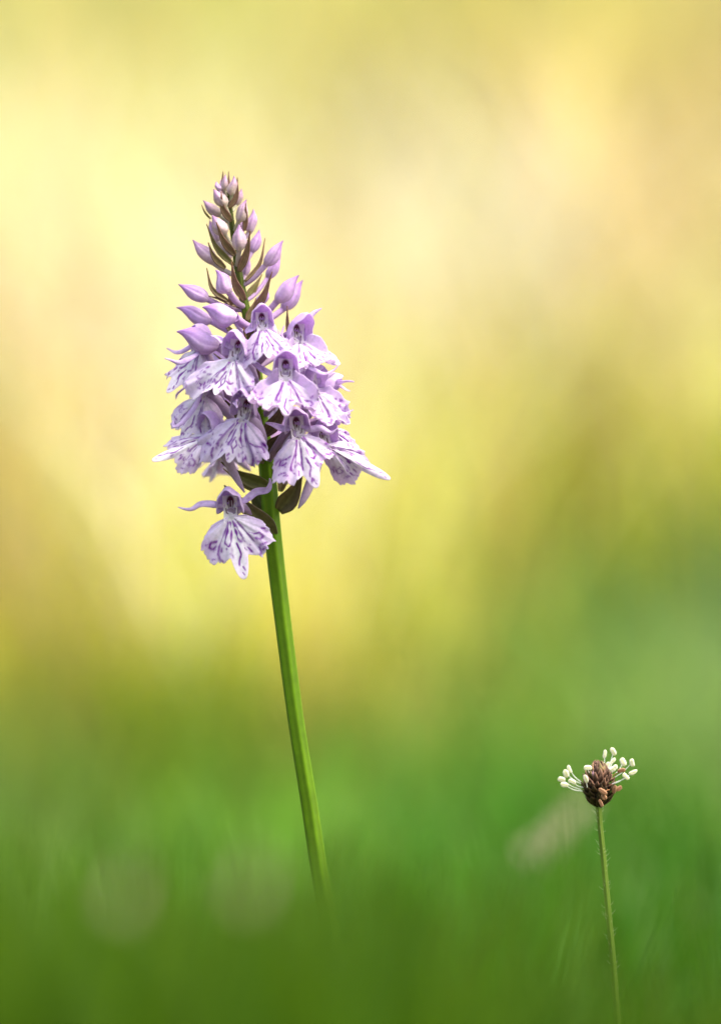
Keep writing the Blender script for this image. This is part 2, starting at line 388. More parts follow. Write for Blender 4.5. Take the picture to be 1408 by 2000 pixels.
def bud(tip, base, width, attach, dy=0.0, lil=.5, hook=0.0, dya=0.0, tipdy=None, seed=0):
    """a closed flower: pointed helmet of sepals on its twisted ovary"""
    r = np.random.default_rng(seed + 100)
    tp = Q(*tip, dy if tipdy is None else tipdy); b = Q(*base, dy)
    ax = tp - b; Ln = np.linalg.norm(ax); ax /= Ln
    sd = np.cross(ax, (0, -1, 0)); sd /= np.linalg.norm(sd); nn = np.cross(sd, ax)
    nt_, ns = 26, 30
    t = np.linspace(0, 1, nt_)
    prof = np.interp(t, [0, .06, .16, .3, .45, .6, .74, .86, .94, 1], [.30, .55, .82, .98, 1, .88, .60, .30, .15, .05])
    th = np.linspace(0, 2 * math.pi, ns, endpoint=False)
    ph = .92 + r.uniform(-.55, .55)
    lob = 1 + .11 * np.cos(3 * th + ph)[None, :] * np.sin(math.pi * t)[:, None]
    seam = -.20 * np.exp(-((np.mod(th - ph + .4, 2 * math.pi / 3) - 1.05) / .10) ** 2)[None, :] * np.sin(math.pi * np.clip(t, .05, .95))[:, None]
    R = prof[:, None] * width * .5 * (lob + seam)
    cen = b + ax * (Ln * t)[:, None] + sd * (hook * t ** 3)[:, None] + (np.array([0, -.3, -1.]) * width * .09) * (np.sin(math.pi * t) ** 1.5)[:, None] + sd * (r.normal(0, .05) * width * np.sin(2 * math.pi * t))[:, None]
    V = cen[:, None, :] + R[..., None] * (np.cos(th)[None, :, None] * sd + .92 * np.sin(th)[None, :, None] * nn)
    # pigment, with shading painted in: dark seam folds, pale keels
    TT = np.repeat(t, ns)[:, None]
    body = lin(204, 172, 172) * .5 + lin(176, 176, 122) * .5
    c0 = body * (1 - lil) + lin(202, 168, 220) * lil
    c1 = lin(180, 134, 172) * (1 - lil) + lin(174, 126, 204) * lil
    k = np.clip((TT - .35) / .6, 0, 1)
    c = c0 * (1 - k) + c1 * k
    k2 = np.clip((.22 - TT) / .22, 0, 1) * (.7 * (1 - lil) + .25)
    c = c * (1 - k2) + lin(186, 180, 140) * k2
    stripe = (np.exp(-((np.mod(th - ph + .4, 2 * math.pi / 3) - 1.05) / .16) ** 2))[None, :, None] * np.ones((nt_, 1, 1))
    c = c * (1 - .45 * stripe.reshape(-1, 1)) + DEEP * .62 * .45 * stripe.reshape(-1, 1)
    ridge = (np.exp(-((np.mod(th - ph + .4, 2 * math.pi / 3) - 1.36) / .11) ** 2))[None, :, None] * (np.sin(math.pi * t) ** .5)[:, None, None]
    c = c * (1 - .38 * ridge.reshape(-1, 1)) + (PALE * lil + lin(214, 200, 190) * (1 - lil)) * .38 * ridge.reshape(-1, 1)
    vein = np.cos(th * 9 + ph)[None, :, None] * np.sin(math.pi * t)[:, None, None]
    c = c * (1 + .09 * vein.reshape(-1, 1))
    dk = np.clip((TT - .80) / .2, 0, 1); c = c * (1 - .30 * dk)
    blo = vnoise(np.tile(th, nt_) * 2.2 + seed * 3, np.repeat(t, ns) * 5, 5)[:, None]; c = c * (.80 + .36 * blo)
    F = grid_faces(ns, nt_, True)
    n0 = len(V.reshape(-1, 3))
    o = add('bud', mesh_np('bud', V.reshape(-1, 3), F, c), M_BUD, orchid)
    a = Q(*attach, dya)
    mid = .5 * (a + b) + np.array([0, 0, -.06 * np.linalg.norm(a - b)])
    sc = (lin(170, 176, 120) * (1 - lil) + lin(186, 146, 206) * lil)
    sr = width * (.20 if lil > .4 else .17)
    V, F, c = tube([b + ax * 3, mid, a], [sr, sr * .92, sr * .75], n=16, seg=14, ribs=6, rib_amp=.06,
                   colfn=lambda t, g: (sc * (1 - .25 * t[:, None]) + GREENB * .6 * .25 * t[:, None]) * (1 + .1 * np.cos(6 * g + t * 4)[:, None]))
    add('stalk', mesh_np('stalk', V, F, c), M_BUD, o)
    return o

# ---- open flower -------------------------------------------------
TH = [0, 2, 4, 6, 8, 10, 12, 14, 18, 28, 40, 50, 60, 70, 80, 86]
RR = [121, 120, 115, 106, 96, 86, 77, 80, 86, 93, 92, 87, 76, 59, 38, 22]
RF = [119, 118, 113, 106, 98, 91, 86, 88, 93, 101, 105, 99, 72, 40, 22, 14]      # a fan with straight shoulders

def seg_dist(X, Z, pts):
    d = np.full(X.shape, 1e9)
    for (x0, z0), (x1, z1) in zip(pts[:-1], pts[1:]):
        vx, vz = x1 - x0, z1 - z0; L2 = vx * vx + vz * vz + 1e-9
        s = np.clip(((X - x0) * vx + (Z - z0) * vz) / L2, 0, 1)
        d = np.minimum(d, np.hypot(X - x0 - s * vx, Z - z0 - s * vz))
    return d

STROKES = [([(8, -8), (13, -20), (22, -36), (32, -52), (38, -63)], 2.1), ([(7, -10), (11, -24), (17, -40), (20, -50)], 1.9),
           ([(3, -10), (4, -20)], 1.4), ([(5, -26), (7, -37), (8, -46), (13, -55)], 2.2), ([(17, -50), (13, -56), (9, -52)], 1.7),
           ([(40, -44), (52, -42), (58, -50), (50, -56), (43, -53)], 1.6), ([(38, -64), (38, -74), (34, -80)], 2.0),
           ([(30, -40), (36, -42)], 1.5), ([(48, -33), (53, -34)], 2.4), ([(46, -66), (58, -63)], 1.8), ([(22, -68), (26, -78)], 1.7),
           ([(60, -40), (66, -44)], 1.5), ([(26, -58), (28, -64)], 1.8), ([(48, -76), (54, -73)], 1.6), ([(14, -66), (16, -72)], 2.0)]
MIDSTROKES = [([(0, -52), (-3, -64), (-4, -74), (2, -84), (4, -92)], 1.8), ([(1, -60), (5, -70), (2, -80)], 1.4), ([(4, -97), (7, -104)], 1.8), ([(0, -108), (2, -112)], 1.5)]

def lip_mesh(r, fan, w=1.0, l=1.0, mid=1.0, curl=0.0, reflex=1.0, side=(1, 1), wavy=1.0, tip_curl=0.0):
    nt_, nr = 121, 44
    tt = np.linspace(-1, 1, nt_); th = np.radians(84) * np.sign(tt) * np.abs(tt) ** 1.35
    R = np.interp(np.degrees(np.abs(th)), TH, np.array(RR) * (1 - fan) + np.array(RF) * fan)
    R = np.convolve(np.pad(R, 1, mode='edge'), [.25, .5, .25], mode='valid')
    ab = np.degrees(np.abs(th))
    mk = np.clip((12 - ab) / 4, 0, 1)
    R = R * (1 + mk * (mid - 1))
    R = R * np.where(th < 0, side[0], side[1]) ** np.clip((ab - 12) / 10, 0, 1)
    ph = r.uniform(0, 6.28, 6)
    R = R * (1 + np.clip((ab - 14) / 10, 0, 1) * (.030 * np.sin(th * 17 + ph[0]) + .022 * np.sin(th * 31 + ph[1]) + .022 * np.sin(th * 63 + ph[5]) + .016 * np.sin(th * 91 + ph[2])))
    rr = np.linspace(0.10, 1, nr)
    X = (rr[:, None] * R[None, :] * np.sin(th)[None, :]); Z = -(rr[:, None] * R[None, :] * np.cos(th)[None, :])
    # marks
    m = np.zeros_like(X)
    jx = 3.5 * np.sin(Z / 11 + ph[2]) * np.clip(-Z / 60, 0, 1); jz = 3 * np.sin(X / 9 + ph[3])
    for sgn in (-1, 1):
        for pts, wd in STROKES:
            if r.random() < .10: continue
            off = r.normal(0, 1.5, 2); f = r.uniform(.92, 1.08)
            pp = [(sgn * (a * f) + off[0], b * f + off[1]) for a, b in pts]
            d = seg_dist(X + jx * .5, Z + jz * .5, pp)
            wdd = wd * r.uniform(.8, 1.45)
            brk = .68 + .40 * np.sin(-Z / r.uniform(2.6, 5) + r.uniform(0, 6.28)) if r.random() < .65 else 1.0
            m = np.maximum(m, np.exp(-(d / (wdd * 1.05 * np.maximum(brk, .2))) ** 2.4) * r.uniform(.6, 1))
    for pts, wd in MIDSTROKES:
        off = r.normal(0, 1.5)
        sx = r.choice([-1, 1])
        d = seg_dist(X, Z, [(sx * a + off, b * mid) for a, b in pts])
        m = np.maximum(m, np.clip(1.35 - d / (wd * r.uniform(.8, 1.2)), 0, 1) * r.uniform(.7, 1))
    for k in range(16):
        a = r.uniform(-1.0, 1.0); q = r.uniform(.70, .92)
        Ra = np.interp(abs(math.degrees(a)), TH, RR)
        d = np.hypot(X - q * Ra * math.sin(a), (Z + q * Ra * math.cos(a)) * r.uniform(.6, 1))
        m = np.maximum(m, np.clip(1.4 - d / r.uniform(1.3, 2.6), 0, 1) * r.uniform(.4, .9))
    rg = np.broadcast_to(rr[:, None], X.shape); ag = np.broadcast_to(np.abs(th)[None, :], X.shape)
    edge = np.clip(rg * .85 + ag * .50 - .50, 0, 1)[..., None]
    blot = vnoise(X / 22 + ph[4] * 9, Z / 22 + 50, 4)[..., None]
    cen = np.exp(-((ag / .28) ** 2))[..., None]
    base = lin(246, 241, 247) * (1 - edge * .62) + LILAC * edge * .62
    base = base * (1 - .30 * blot * (1 - cen)) + LILAC * .30 * blot * (1 - cen)
    vn = (.5 + .5 * np.cos(th * 34 + 2 * np.sin(th * 5 + ph[1])))[None, :, None] ** 4 * np.clip(rg * 1.4 - .3, 0, 1)[..., None]
    base = base * (1 - .16 * vn) + LILAC * .16 * vn
    md = np.clip(m * 1.12 * (.75 + .5 * vnoise(X / 5 + 30, Z / 5 + 70, 17)), 0, 1)[..., None]
    c = base * (1 - md) + MARK * md
    rim = np.clip((rg - .955) / .045, 0, 1)[..., None] * .3
    c = c * (1 - rim) + WHITE * rim
    # relief
    xs = X / 60
    Y = reflex * 13 * np.clip(np.abs(xs), 0, 1.5) ** 1.7 * rg ** .5
    fl, fr = r.uniform(-9, 15, 2)
    Y = Y + np.where(X < 0, fl, fr) * np.clip(np.abs(xs), 0, 1.4) ** 1.6 * rg + r.uniform(-7, 5) * rg ** 2 * np.exp(-(ag / .25) ** 2)
    Y = Y - curl * 26 * rg ** 1.5 + 9 * (1 - np.cos(np.clip(rg, 0, 1) * 2.2)) * .4
    Y = Y + wavy * rg ** 2.2 * (5.0 * np.sin(th * 7 + ph[0]) + 2.6 * np.sin(th * 15 + ph[1]) + 1.4 * np.sin(th * 29 + ph[5]))[None, :] * np.clip(ag / .3, 0.15, 1)
    Y = Y + 2.0 * np.sin(th * 10 + ph[3])[None, :] * np.sin(rg * 3.1) + 1.1 * np.cos(th * 26)[None, :] * rg * (1 - .4 * rg)
    Y = Y - tip_curl * 30 * np.clip((rg - .65) / .35, 0, 1) ** 2
    Y = Y + 2.5 * (blot[..., 0] - .5)
    Zc = Z * l * (1 - .10 * np.abs(curl)) + tip_curl * 14 * np.clip((rg - .75) / .25, 0, 1) ** 2
    V = np.stack([X * w, Y, Zc], -1)
    c = c * (1 + np.array([.04, .06, .02]) * r.uniform(-1.6, 1.0))
    return V.reshape(-1, 3), grid_faces(nt_, nr), np.clip(c.reshape(-1, 3), 0, .95)

def hood_mesh(r, beak=1.0, open_=1.0):
    na, nb = 33, 26
    a = np.linspace(-1, 1, na); b = np.linspace(0, 1, nb)
    A, B = np.meshgrid(a, b)
    w_ = np.interp(b, [0, .15, .35, .6, .85, 1], [.22, .58, .88, 1, 1.0, .94])[:, None] * 25 * (.9 + .1 * open_)
    hgt = np.interp(b, [0, .15, .35, .6, .85, 1], [.20, .62, .92, 1, .92, .80])[:, None] * 33
    ph = r.uniform(0, 6.28)
    phi = A * math.radians(118)
    sect = 1 + .05 * np.cos(3 * phi) + .06 * B * np.cos(6 * phi + .2)
    X = w_ * np.sin(phi) * sect
    Z = hgt * np.cos(phi) * sect + 2
    front = 20 - B * (40 + 14 * beak * np.cos(phi * .8) ** 2 - 8 * np.abs(A) ** 3)
    Y = front + 2.0 * np.sin(phi * 5 + ph) * B ** 2
    X = X + np.sign(X) * 5 * open_ * np.clip(np.abs(A) - .6, 0, 1) * B ** 2
    Z = Z + 2.0 * B ** 3 * np.sin(phi * 4 + ph)
    k = np.clip(np.abs(A), 0, 1)[..., None]
    c = (LILAC * .6 + PALE * .4) * (1 - .2 * (1 - k)) + DEEP * .2 * (1 - k)
    seam = np.exp(-((np.abs(A) - .36) / .06) ** 2)[..., None]
    c = c * (1 - .28 * seam) + DEEP * .28 * seam
    e = np.clip((B - .75) / .25, 0, 1)[..., None] * .5
    c = c * (1 - e) + PALE * e
    return np.stack([X, Y, Z], -1).reshape(-1, 3), grid_faces(na, nb), c.reshape(-1, 3)

def column_mesh(r):
    nu, nv = 29, 34
    u = np.linspace(-1, 1, nu); v = np.linspace(0, 1, nv); U, Vv = np.meshgrid(u, v)
    hw = np.interp(v, [0, .3, .6, .85, 1], [14, 14, 13, 13, 12])[:, None]
    X = hw * U; Z = 20 - 52 * Vv
    Y = 6 - 9 * U ** 2 - 10 * Vv ** 2 + 4 * np.sin(Vv * 3.14)
    pad = np.exp(-((X / 6) ** 2 + ((Z + 17) / 6) ** 2)); Y = Y - 5 * pad
    anth = np.exp(-((X / 4.5) ** 2)) * np.clip(1 - ((Z - 3) / 13) ** 2, 0, 1); Y = Y - 5 * anth
    c = np.ones(X.shape + (3,)) * lin(242, 236, 240)
    dark = np.clip(1.3 - np.hypot(X / 6.5, (Z - 8) / 10), 0, .4) / .4
    for pts, wd in [([(-3.5, 0), (-3, -8)], 1.5), ([(3.5, 0), (3, -8)], 1.5), ([(-9, -5), (-8, -13), (-5, -15)], 1.2), ([(9, -5), (8, -13), (5, -15)], 1.2)]:
        dark = np.maximum(dark, np.clip(1.3 - seg_dist(X, Z, pts) / wd, 0, 1))
    for pts in ([(-2.6, 9), (-2.6, -10)], [(2.6, 9), (2.6, -10)]):
        dark = dark * (1 - .85 * np.clip(1.3 - seg_dist(X, Z, pts) / .9, 0, 1))
    dark = dark[..., None]
    c = c * (1 - dark) + MAROON * dark
    return np.stack([X, Y, Z], -1).reshape(-1, 3), grid_faces(nu, nv), c.reshape(-1, 3)

SPROF = [.6, .8, 1, 1, .92, .76, .55, .34, .12]
def flower(col, dy, yaw=0, pitch=0, roll=0, s=1.0, lw=1.0, ll=1.0, mid=1.0, curl=0.0, reflex=1.0, side=(1, 1), wavy=1.0, tip_curl=0.0,
           sepL=None, sepR=None, spur=None, attach=None, beak=1.0, seed=0, hs=1.0, lp=24, lr=0, fan=.9, open_=1.0, dya=0.0, swL=13, swR=13):
    r = np.random.default_rng(seed)
    loc = Vector(Q(*col, dy))
    R = Matrix.Rotation(math.radians(yaw), 4, 'Z') @ Matrix.Rotation(math.radians(pitch), 4, 'X') @ Matrix.Rotation(math.radians(roll), 4, 'Y')
    Mx = Matrix.Translation(loc) @ R @ Matrix.Scale(s, 4); Mi = Mx.inverted()
    def loc_of(p): return np.array(Mi @ Vector(Q(*p)))
    V, F, c = hood_mesh(r, beak, open_)
    f = add('flower', mesh_np('flower', V * hs, F, c), M_PETAL, orchid, Mx); solid(f, 1.2)
    V, F, c = column_mesh(r); add('column', mesh_np('column', V * hs, F, c), M_PETAL, f)
    # lip: a white neck that flares into three lobes
    fan = fan if fan < .5 else r.uniform(.55, 1.0)
    V, F, c = lip_mesh(r, fan, lw * (1 if fan < .5 else .91), ll, mid, curl, reflex, side, wavy, tip_curl)
    cl, sl = math.cos(math.radians(lp)), math.sin(math.radians(lp))
    V = np.stack([V[:, 0], V[:, 1] * cl + V[:, 2] * sl, V[:, 2] * cl - V[:, 1] * sl], -1)
    ca, sa = math.cos(math.radians(lr)), math.sin(math.radians(lr))
    V = np.stack([V[:, 0] * ca + V[:, 2] * sa, V[:, 1], V[:, 2] * ca - V[:, 0] * sa], -1)
    lo = add('lip', mesh_np('lip', V + np.array([0, -7, -25 * hs + 6]), F, c), M_PETAL, f); solid(lo, .9)
    # lateral sepals
    dl = [(-12, 4, 0), (-30, 6, 12 + r.normal(0, 5)), (-52, 12, 22 + r.normal(0, 8)), (-68, 18 + r.normal(0, 6), 36 + r.normal(0, 12))]
    dr = [(12, 4, 0), (30, 6, 12 + r.normal(0, 5)), (52, 12, 22 + r.normal(0, 8)), (68, 18 + r.normal(0, 6), 36 + r.normal(0, 12))]
    for sgn, ov, df, sw in ((-1, sepL, dl, swL), (1, sepR, dr, swR)):
        if ov == 0: continue
        sp = df if ov is None else [np.array((sgn * 10, 2, 0))] + [loc_of(p) for p in ov]
        ph = r.uniform(0, 6.28)
        def cf(u, t, ph=ph):
            k = np.clip(.2 + .5 * np.abs(u), 0, 1)[:, None]
            cc = PALE * (1 - k) + LILAC * k
            sp_ = np.clip(np.sin(t * 21 + ph) * 1.5 - .75 - np.abs(u - .15) * 1.3, 0, 1)[:, None]
            return cc * (1 - .7 * sp_) + MARK * .7 * sp_
        V, F, c = petal_mesh(sp, sw, (0.1, -1, .35), cup=-.5 if r.random() < .5 else .5, prof=SPROF, colfn=cf, nv=30, nu=9, twist=r.uniform(-1.0, 1.0), wave=1.5, ph=ph)
        solid(add('lateral_sepal', mesh_np('lateral_sepal', V, F, c), M_PETAL, f), 1.4)
    # spur
    sp = [np.array((0, 2, -14)), np.array((0, 22, -30)), np.array((0, 40, -60)), np.array((0, 52, -92))] if not spur else [np.array((0, 3, -14))] + [loc_of(p) for p in spur]
    if spur != 0:
        sc = lin(186, 164, 196)
        V, F, c = tube(sp, [10, 11, 11.5, 11, 10, 8.6, 6, 1.5], n=30, seg=16, colfn=lambda t, g: sc * (1 - .12 * t[:, None]) + 0 * g[:, None])
        add('spur', mesh_np('spur', V, F, c), M_BUD, f)
    # ovary back to the stem
    if attach is not None:
        a = loc_of((attach[0], attach[1], dya)); b = np.array((0, 18, 4))
        m1 = b * .6 + a * .4 + np.array((0, 8, 6))
        V, F, c = tube([b + np.array((0, -8, -3)), b, m1, a], [8, 8.5, 8.5, 6.5], n=26, seg=18, ribs=6, rib_amp=.07,
                       colfn=lambda t, g: (lin(178, 138, 200) * (1 - .45 * t[:, None]) + lin(120, 118, 60) * .45 * t[:, None]) * (1 + .1 * np.cos(6 * g + 5 * t)[:, None]))
        add('ovary', mesh_np('ovary', V, F, c), M_BUD, f)
    return f

#   column px, depth, ...
FLOWERS = [
 # lowest flower, hanging alone under the spike
 dict(col=(450, 988), dy=-95, yaw=-6, pitch=4, roll=-3, s=1.02, seed=1, fan=.15, attach=(528, 1040), lr=-10, lp=10, mid=1.02,
      sepL=[(418, 984, -95), (392, 984, -92), (372, 993, -88), (348, 991, -84)], sepR=[(482, 975, -95), (500, 962, -90), (522, 958, -92), (528, 944, -92), (527, 934, -92)], spur=[(470, 990, -50), (490, 1000, -40)], swL=14, swR=14, reflex=1.1),
 # lower left, large lip
 dict(col=(479, 798), dy=-140, yaw=-20, pitch=-2, roll=6, s=1.02, lr=9, lp=14, ll=1.0, mid=.74, seed=2, attach=(514, 868), side=(1.12, .88), wavy=1.5, lw=1.1,
      sepL=[(462, 786, -160), (463, 797, -176)], sepR=[(500, 786, -140), (504, 796, -145)], spur=[(500, 830, -120), (512, 852, -110), (520, 868, -100)], beak=1.2),
 # mid left
 dict(col=(462, 682), dy=-135, yaw=-24, pitch=-4, roll=6, s=.98, lr=9, lp=20, lw=1.15, ll=.95, mid=.78, seed=3, attach=(505, 768), side=(1.18, .82), wavy=1.9, tip_curl=.2,
      sepL=[(440, 672, -130), (425, 660, -120), (412, 655, -110)], sepR=[(478, 668, -140), (482, 680, -150)], spur=[(482, 715, -115), (495, 735, -100), (506, 754, -90)]),
 # top middle
 dict(col=(512, 626), dy=-130, yaw=4, pitch=-8, roll=-3, s=.90, lw=.94, ll=.86, lp=28, lr=-6, side=(1.0, .92), mid=.78, seed=4, attach=(497, 690), hs=.95, wavy=1.3,
      sepL=[(494, 640, -128), (484, 648, -126), (481, 652, -125)], sepR=[(530, 636, -128), (538, 646, -126), (541, 652, -125)], spur=[(511, 665, -95), (506, 700, -60)], swL=18, swR=18),
 # right of centre
 dict(col=(558, 720), dy=-172, yaw=4, pitch=-6, roll=1, s=1.0, lw=1.05, ll=.92, lp=24, side=(1.0, .92), mid=.95, seed=5, attach=(510, 790), tip_curl=.8, wavy=1.9,
      sepL=[(535, 732, -160), (515, 724, -140), (492, 706, -128), (477, 706, -122)], sepR=[(585, 705, -140), (612, 718, -145), (632, 728, -150), (650, 724, -150), (662, 712, -150)], spur=[(556, 765, -100), (550, 800, -80)]),
 # lower right of centre
 dict(col=(580, 832), dy=-135, yaw=6, pitch=-2, roll=-6, s=.98, lw=1.08, ll=.96, lp=18, lr=-12, mid=.98, seed=6, attach=(520, 905), side=(1.05, .78),
      sepL=[(555, 838, -130), (535, 830, -118), (520, 826, -110)], sepR=[(605, 838, -140), (625, 836, -150), (645, 846, -152), (660, 836, -150)], spur=[(560, 880, -90), (558, 925, -70), (560, 946, -60)]),
 # right, side view, lip pointing away from the stem
 dict(col=(632, 853), dy=-80, yaw=30, pitch=-2, roll=-10, s=.98, lw=.62, ll=1.0, lp=16, lr=-52, mid=1.22, side=(1.0, .9), seed=7, attach=(528, 930), reflex=2.2,
      sepL=[(604, 850, -90), (594, 866, -95)], sepR=[(650, 850, -40), (672, 842, -20)], spur=[(622, 892, -66), (612, 928, -72), (596, 968, -78), (583, 993, -80)]),
 # upper right, half turned, pointed hood
 dict(col=(582, 650), dy=-100, yaw=32, pitch=-6, roll=6, s=.95, lw=1.0, ll=.9, lp=36, lr=-14, mid=.8, seed=8, attach=(500, 715), beak=1.8, wavy=1.8, tip_curl=.5,
      sepL=[(562, 664, -120), (552, 655, -130), (556, 636, -132)], sepR=[(600, 630, -80), (614, 612, -74), (628, 602, -70)], spur=[(570, 690, -60), (550, 720, -40)]),
 # right, round hood turned outwards
 dict(col=(610, 748), dy=-95, yaw=50, pitch=-2, roll=-8, s=.98, lw=.85, ll=.95, lp=36, lr=-12, mid=.9, seed=9, attach=(512, 815), tip_curl=.6, wavy=1.6,
      sepL=[(600, 735, -110), (590, 728, -120)], sepR=[(640, 735, -70), (655, 728, -60)], spur=[(600, 790, -60), (580, 820, -40)]),
 # far right behind
 dict(col=(638, 762), dy=20, yaw=78, pitch=0, roll=8, s=.92, lw=.85, ll=.75, lp=20, seed=10, attach=(510, 800),
      sepL=[(655, 750, 0), (676, 746, -5), (692, 746, -8)], sepR=[(652, 752, 30), (672, 760, 26), (684, 764, 24)], spur=[(610, 800, 20), (590, 830, 20)]),
 # right behind, lip drooping outward
 dict(col=(640, 822), dy=-20, yaw=48, pitch=-2, roll=-8, s=.88, lw=.55, ll=.85, lp=30, lr=-30, mid=1.2, seed=11, attach=(518, 880), wavy=1.8,
      sepL=[(650, 815, -20), (664, 802, -25), (672, 788, -25)], sepR=[(668, 812, 10), (690, 800, 20)], spur=[(615, 850, 0), (600, 870, 10)]),
 # left, side view, upper
 dict(col=(398, 668), dy=-35, yaw=-48, pitch=-4, roll=10, s=.92, lw=.95, ll=.95, lp=30, lr=12, mid=1.0, seed=12, attach=(503, 755), wavy=1.8,
      sepL=[(370, 676, -20), (346, 688, -10), (326, 680, 0)], sepR=[(375, 696, -78), (350, 708, -84), (322, 700, -86)], spur=[(420, 730, -30), (440, 760, -20)]),
 # left, side view, middle
 dict(col=(405, 754), dy=-70, yaw=-38, pitch=-2, roll=8, s=.95, lw=.98, ll=.95, lp=20, lr=8, mid=.95, seed=13, attach=(512, 845), reflex=1.3,
      sepL=[(382, 790, -95), (356, 822, -95), (340, 832, -92), (339, 820, -90)], sepR=[(430, 768, -90), (440, 782, -95)], spur=[(440, 800, -50), (460, 830, -40)]),
 # left, long lip stretched outward
 dict(col=(413, 838), dy=-95, yaw=-44, pitch=-4, roll=16, s=.95, lw=.72, ll=.92, lp=48, lr=36, mid=1.1, seed=14, attach=(520, 905), reflex=1.6,
      sepL=[(400, 830, -80), (390, 822, -75)], sepR=[(425, 828, -110), (440, 832, -112)], spur=[(436, 880, -80), (455, 920, -75), (478, 962, -70)]),
 # left behind
 dict(col=(392, 745), dy=50, yaw=-80, pitch=0, roll=4, s=.9, lw=.85, ll=.80, lp=16, seed=15, attach=(505, 790),
      sepL=[(380, 760, 70), (366, 772, 75)], sepR=[(372, 752, 30), (350, 768, 25), (344, 780, 22)], spur=[(420, 780, 50), (440, 800, 50)]),
 # back of the spike, lower left
 dict(col=(440, 870), dy=170, yaw=-130, pitch=0, roll=0, s=.9, lw=.9, ll=.6, lp=40, seed=16, attach=(518, 890),
      sepL=[(420, 895, 190), (400, 905, 200), (388, 915, 205)], sepR=[(430, 910, 180), (428, 930, 180)], spur=[(470, 900, 140), (490, 920, 120)]),
 dict(col=(560, 850), dy=150, yaw=150, pitch=0, roll=0, s=.9, lw=.8, ll=.6, seed=17, attach=(520, 880), spur=0),
 dict(col=(540, 765), dy=165, yaw=175, pitch=0, roll=0, s=.92, lw=.95, ll=.7, seed=18, attach=(507, 790), spur=0),
 dict(col=(455, 800), dy=160, yaw=-160, pitch=0, roll=0, s=.92, lw=.95, ll=.6, seed=19, attach=(508, 800), spur=0),
 dict(col=(590, 690), dy=110, yaw=130, pitch=0, roll=0, s=.9, lw=.8, ll=.7, seed=20, attach=(500, 720), spur=0),
 dict(col=(440, 700), dy=130, yaw=-150, pitch=0, roll=0, s=.9, lw=.9, ll=.7, seed=21, attach=(500, 730), spur=0),
]
for fl in FLOWERS: flower(**fl)

# buds: tip, base, width, attach, depth, lilac share
BUDS = [
 ((441, 340), (437, 371), 13, (446, 384), -10, .25, 0), ((456, 343), (453, 382), 20, (450, 402), -18, .15, 1), ((424, 354), (428, 374), 12, (445, 388), 12, .7, -1),
 ((471, 368), (462, 402), 16, (451, 415), 18, .2, 1), ((419, 368), (441, 404), 25, (450, 425), -22, .2, -2), ((481, 389), (466, 434), 24, (457, 452), -20, .2, 1),
 ((397, 391), (431, 422), 21, (453, 438), 4, .25, 0), ((494, 408), (488, 456), 22, (459, 480), 6, .6, 1), ((416, 419), (440, 459), 30, (460, 490), -34, .25, -2),
 ((410, 430), (426, 474), 20, (459, 500), 20, .5, 0), ((467, 438), (468, 490), 29, (462, 520), -45, .35, 0), ((506, 448), (492, 494), 22, (466, 530), 22, .8, 1),
 ((379, 466), (420, 516), 28, (467, 540), 2, .45, -3), ((551, 468), (518, 519), 29, (476, 558), -12, .75, 3), ((548, 496), (522, 545), 24, (480, 590), 40, .9, 1),
 ((424, 526), (448, 572), 35, (478, 600), -62, .8, -3), ((351, 552), (408, 586), 32, (473, 606), -20, .85, -4), ((581, 535), (540, 590), 34, (487, 640), -35, .8, 4),
 ((590, 546), (552, 606), 32, (488, 640), 35, .9, 2),
 ((462, 350), (458, 384), 14, (452, 400), 14, .3, 0), ((432, 350), (437, 378), 13, (446, 392), 16, .4, 0), ((478, 420), (470, 456), 18, (460, 476), 24, .5, 0), ((440, 402), (446, 436), 17, (455, 455), 20, .2, 0),
 ((486, 500), (478, 540), 18, (470, 560), 34, .7, 0), ((436, 470), (450, 508), 19, (463, 528), 30, .5, 0), ((520, 560), (508, 600), 24, (490, 640), 44, .9, 0), ((440, 590), (462, 632), 26, (488, 665), 30, .9, 0),
 ((346, 598), (415, 628), 34, (487, 660), 15, .9, -3), ((396, 600), (462, 622), 46, (500, 640), -85, .95, 0), ((347, 644), (428, 676), 50, (494, 715), -60, .9, -4),
]
for k, (tp, bs, wd, at, dy, li, hk) in enumerate(BUDS):
    bud(tp, bs, wd * (1.0 if k < 13 else .93), at, dy=dy, lil=li, hook=hk, seed=k)

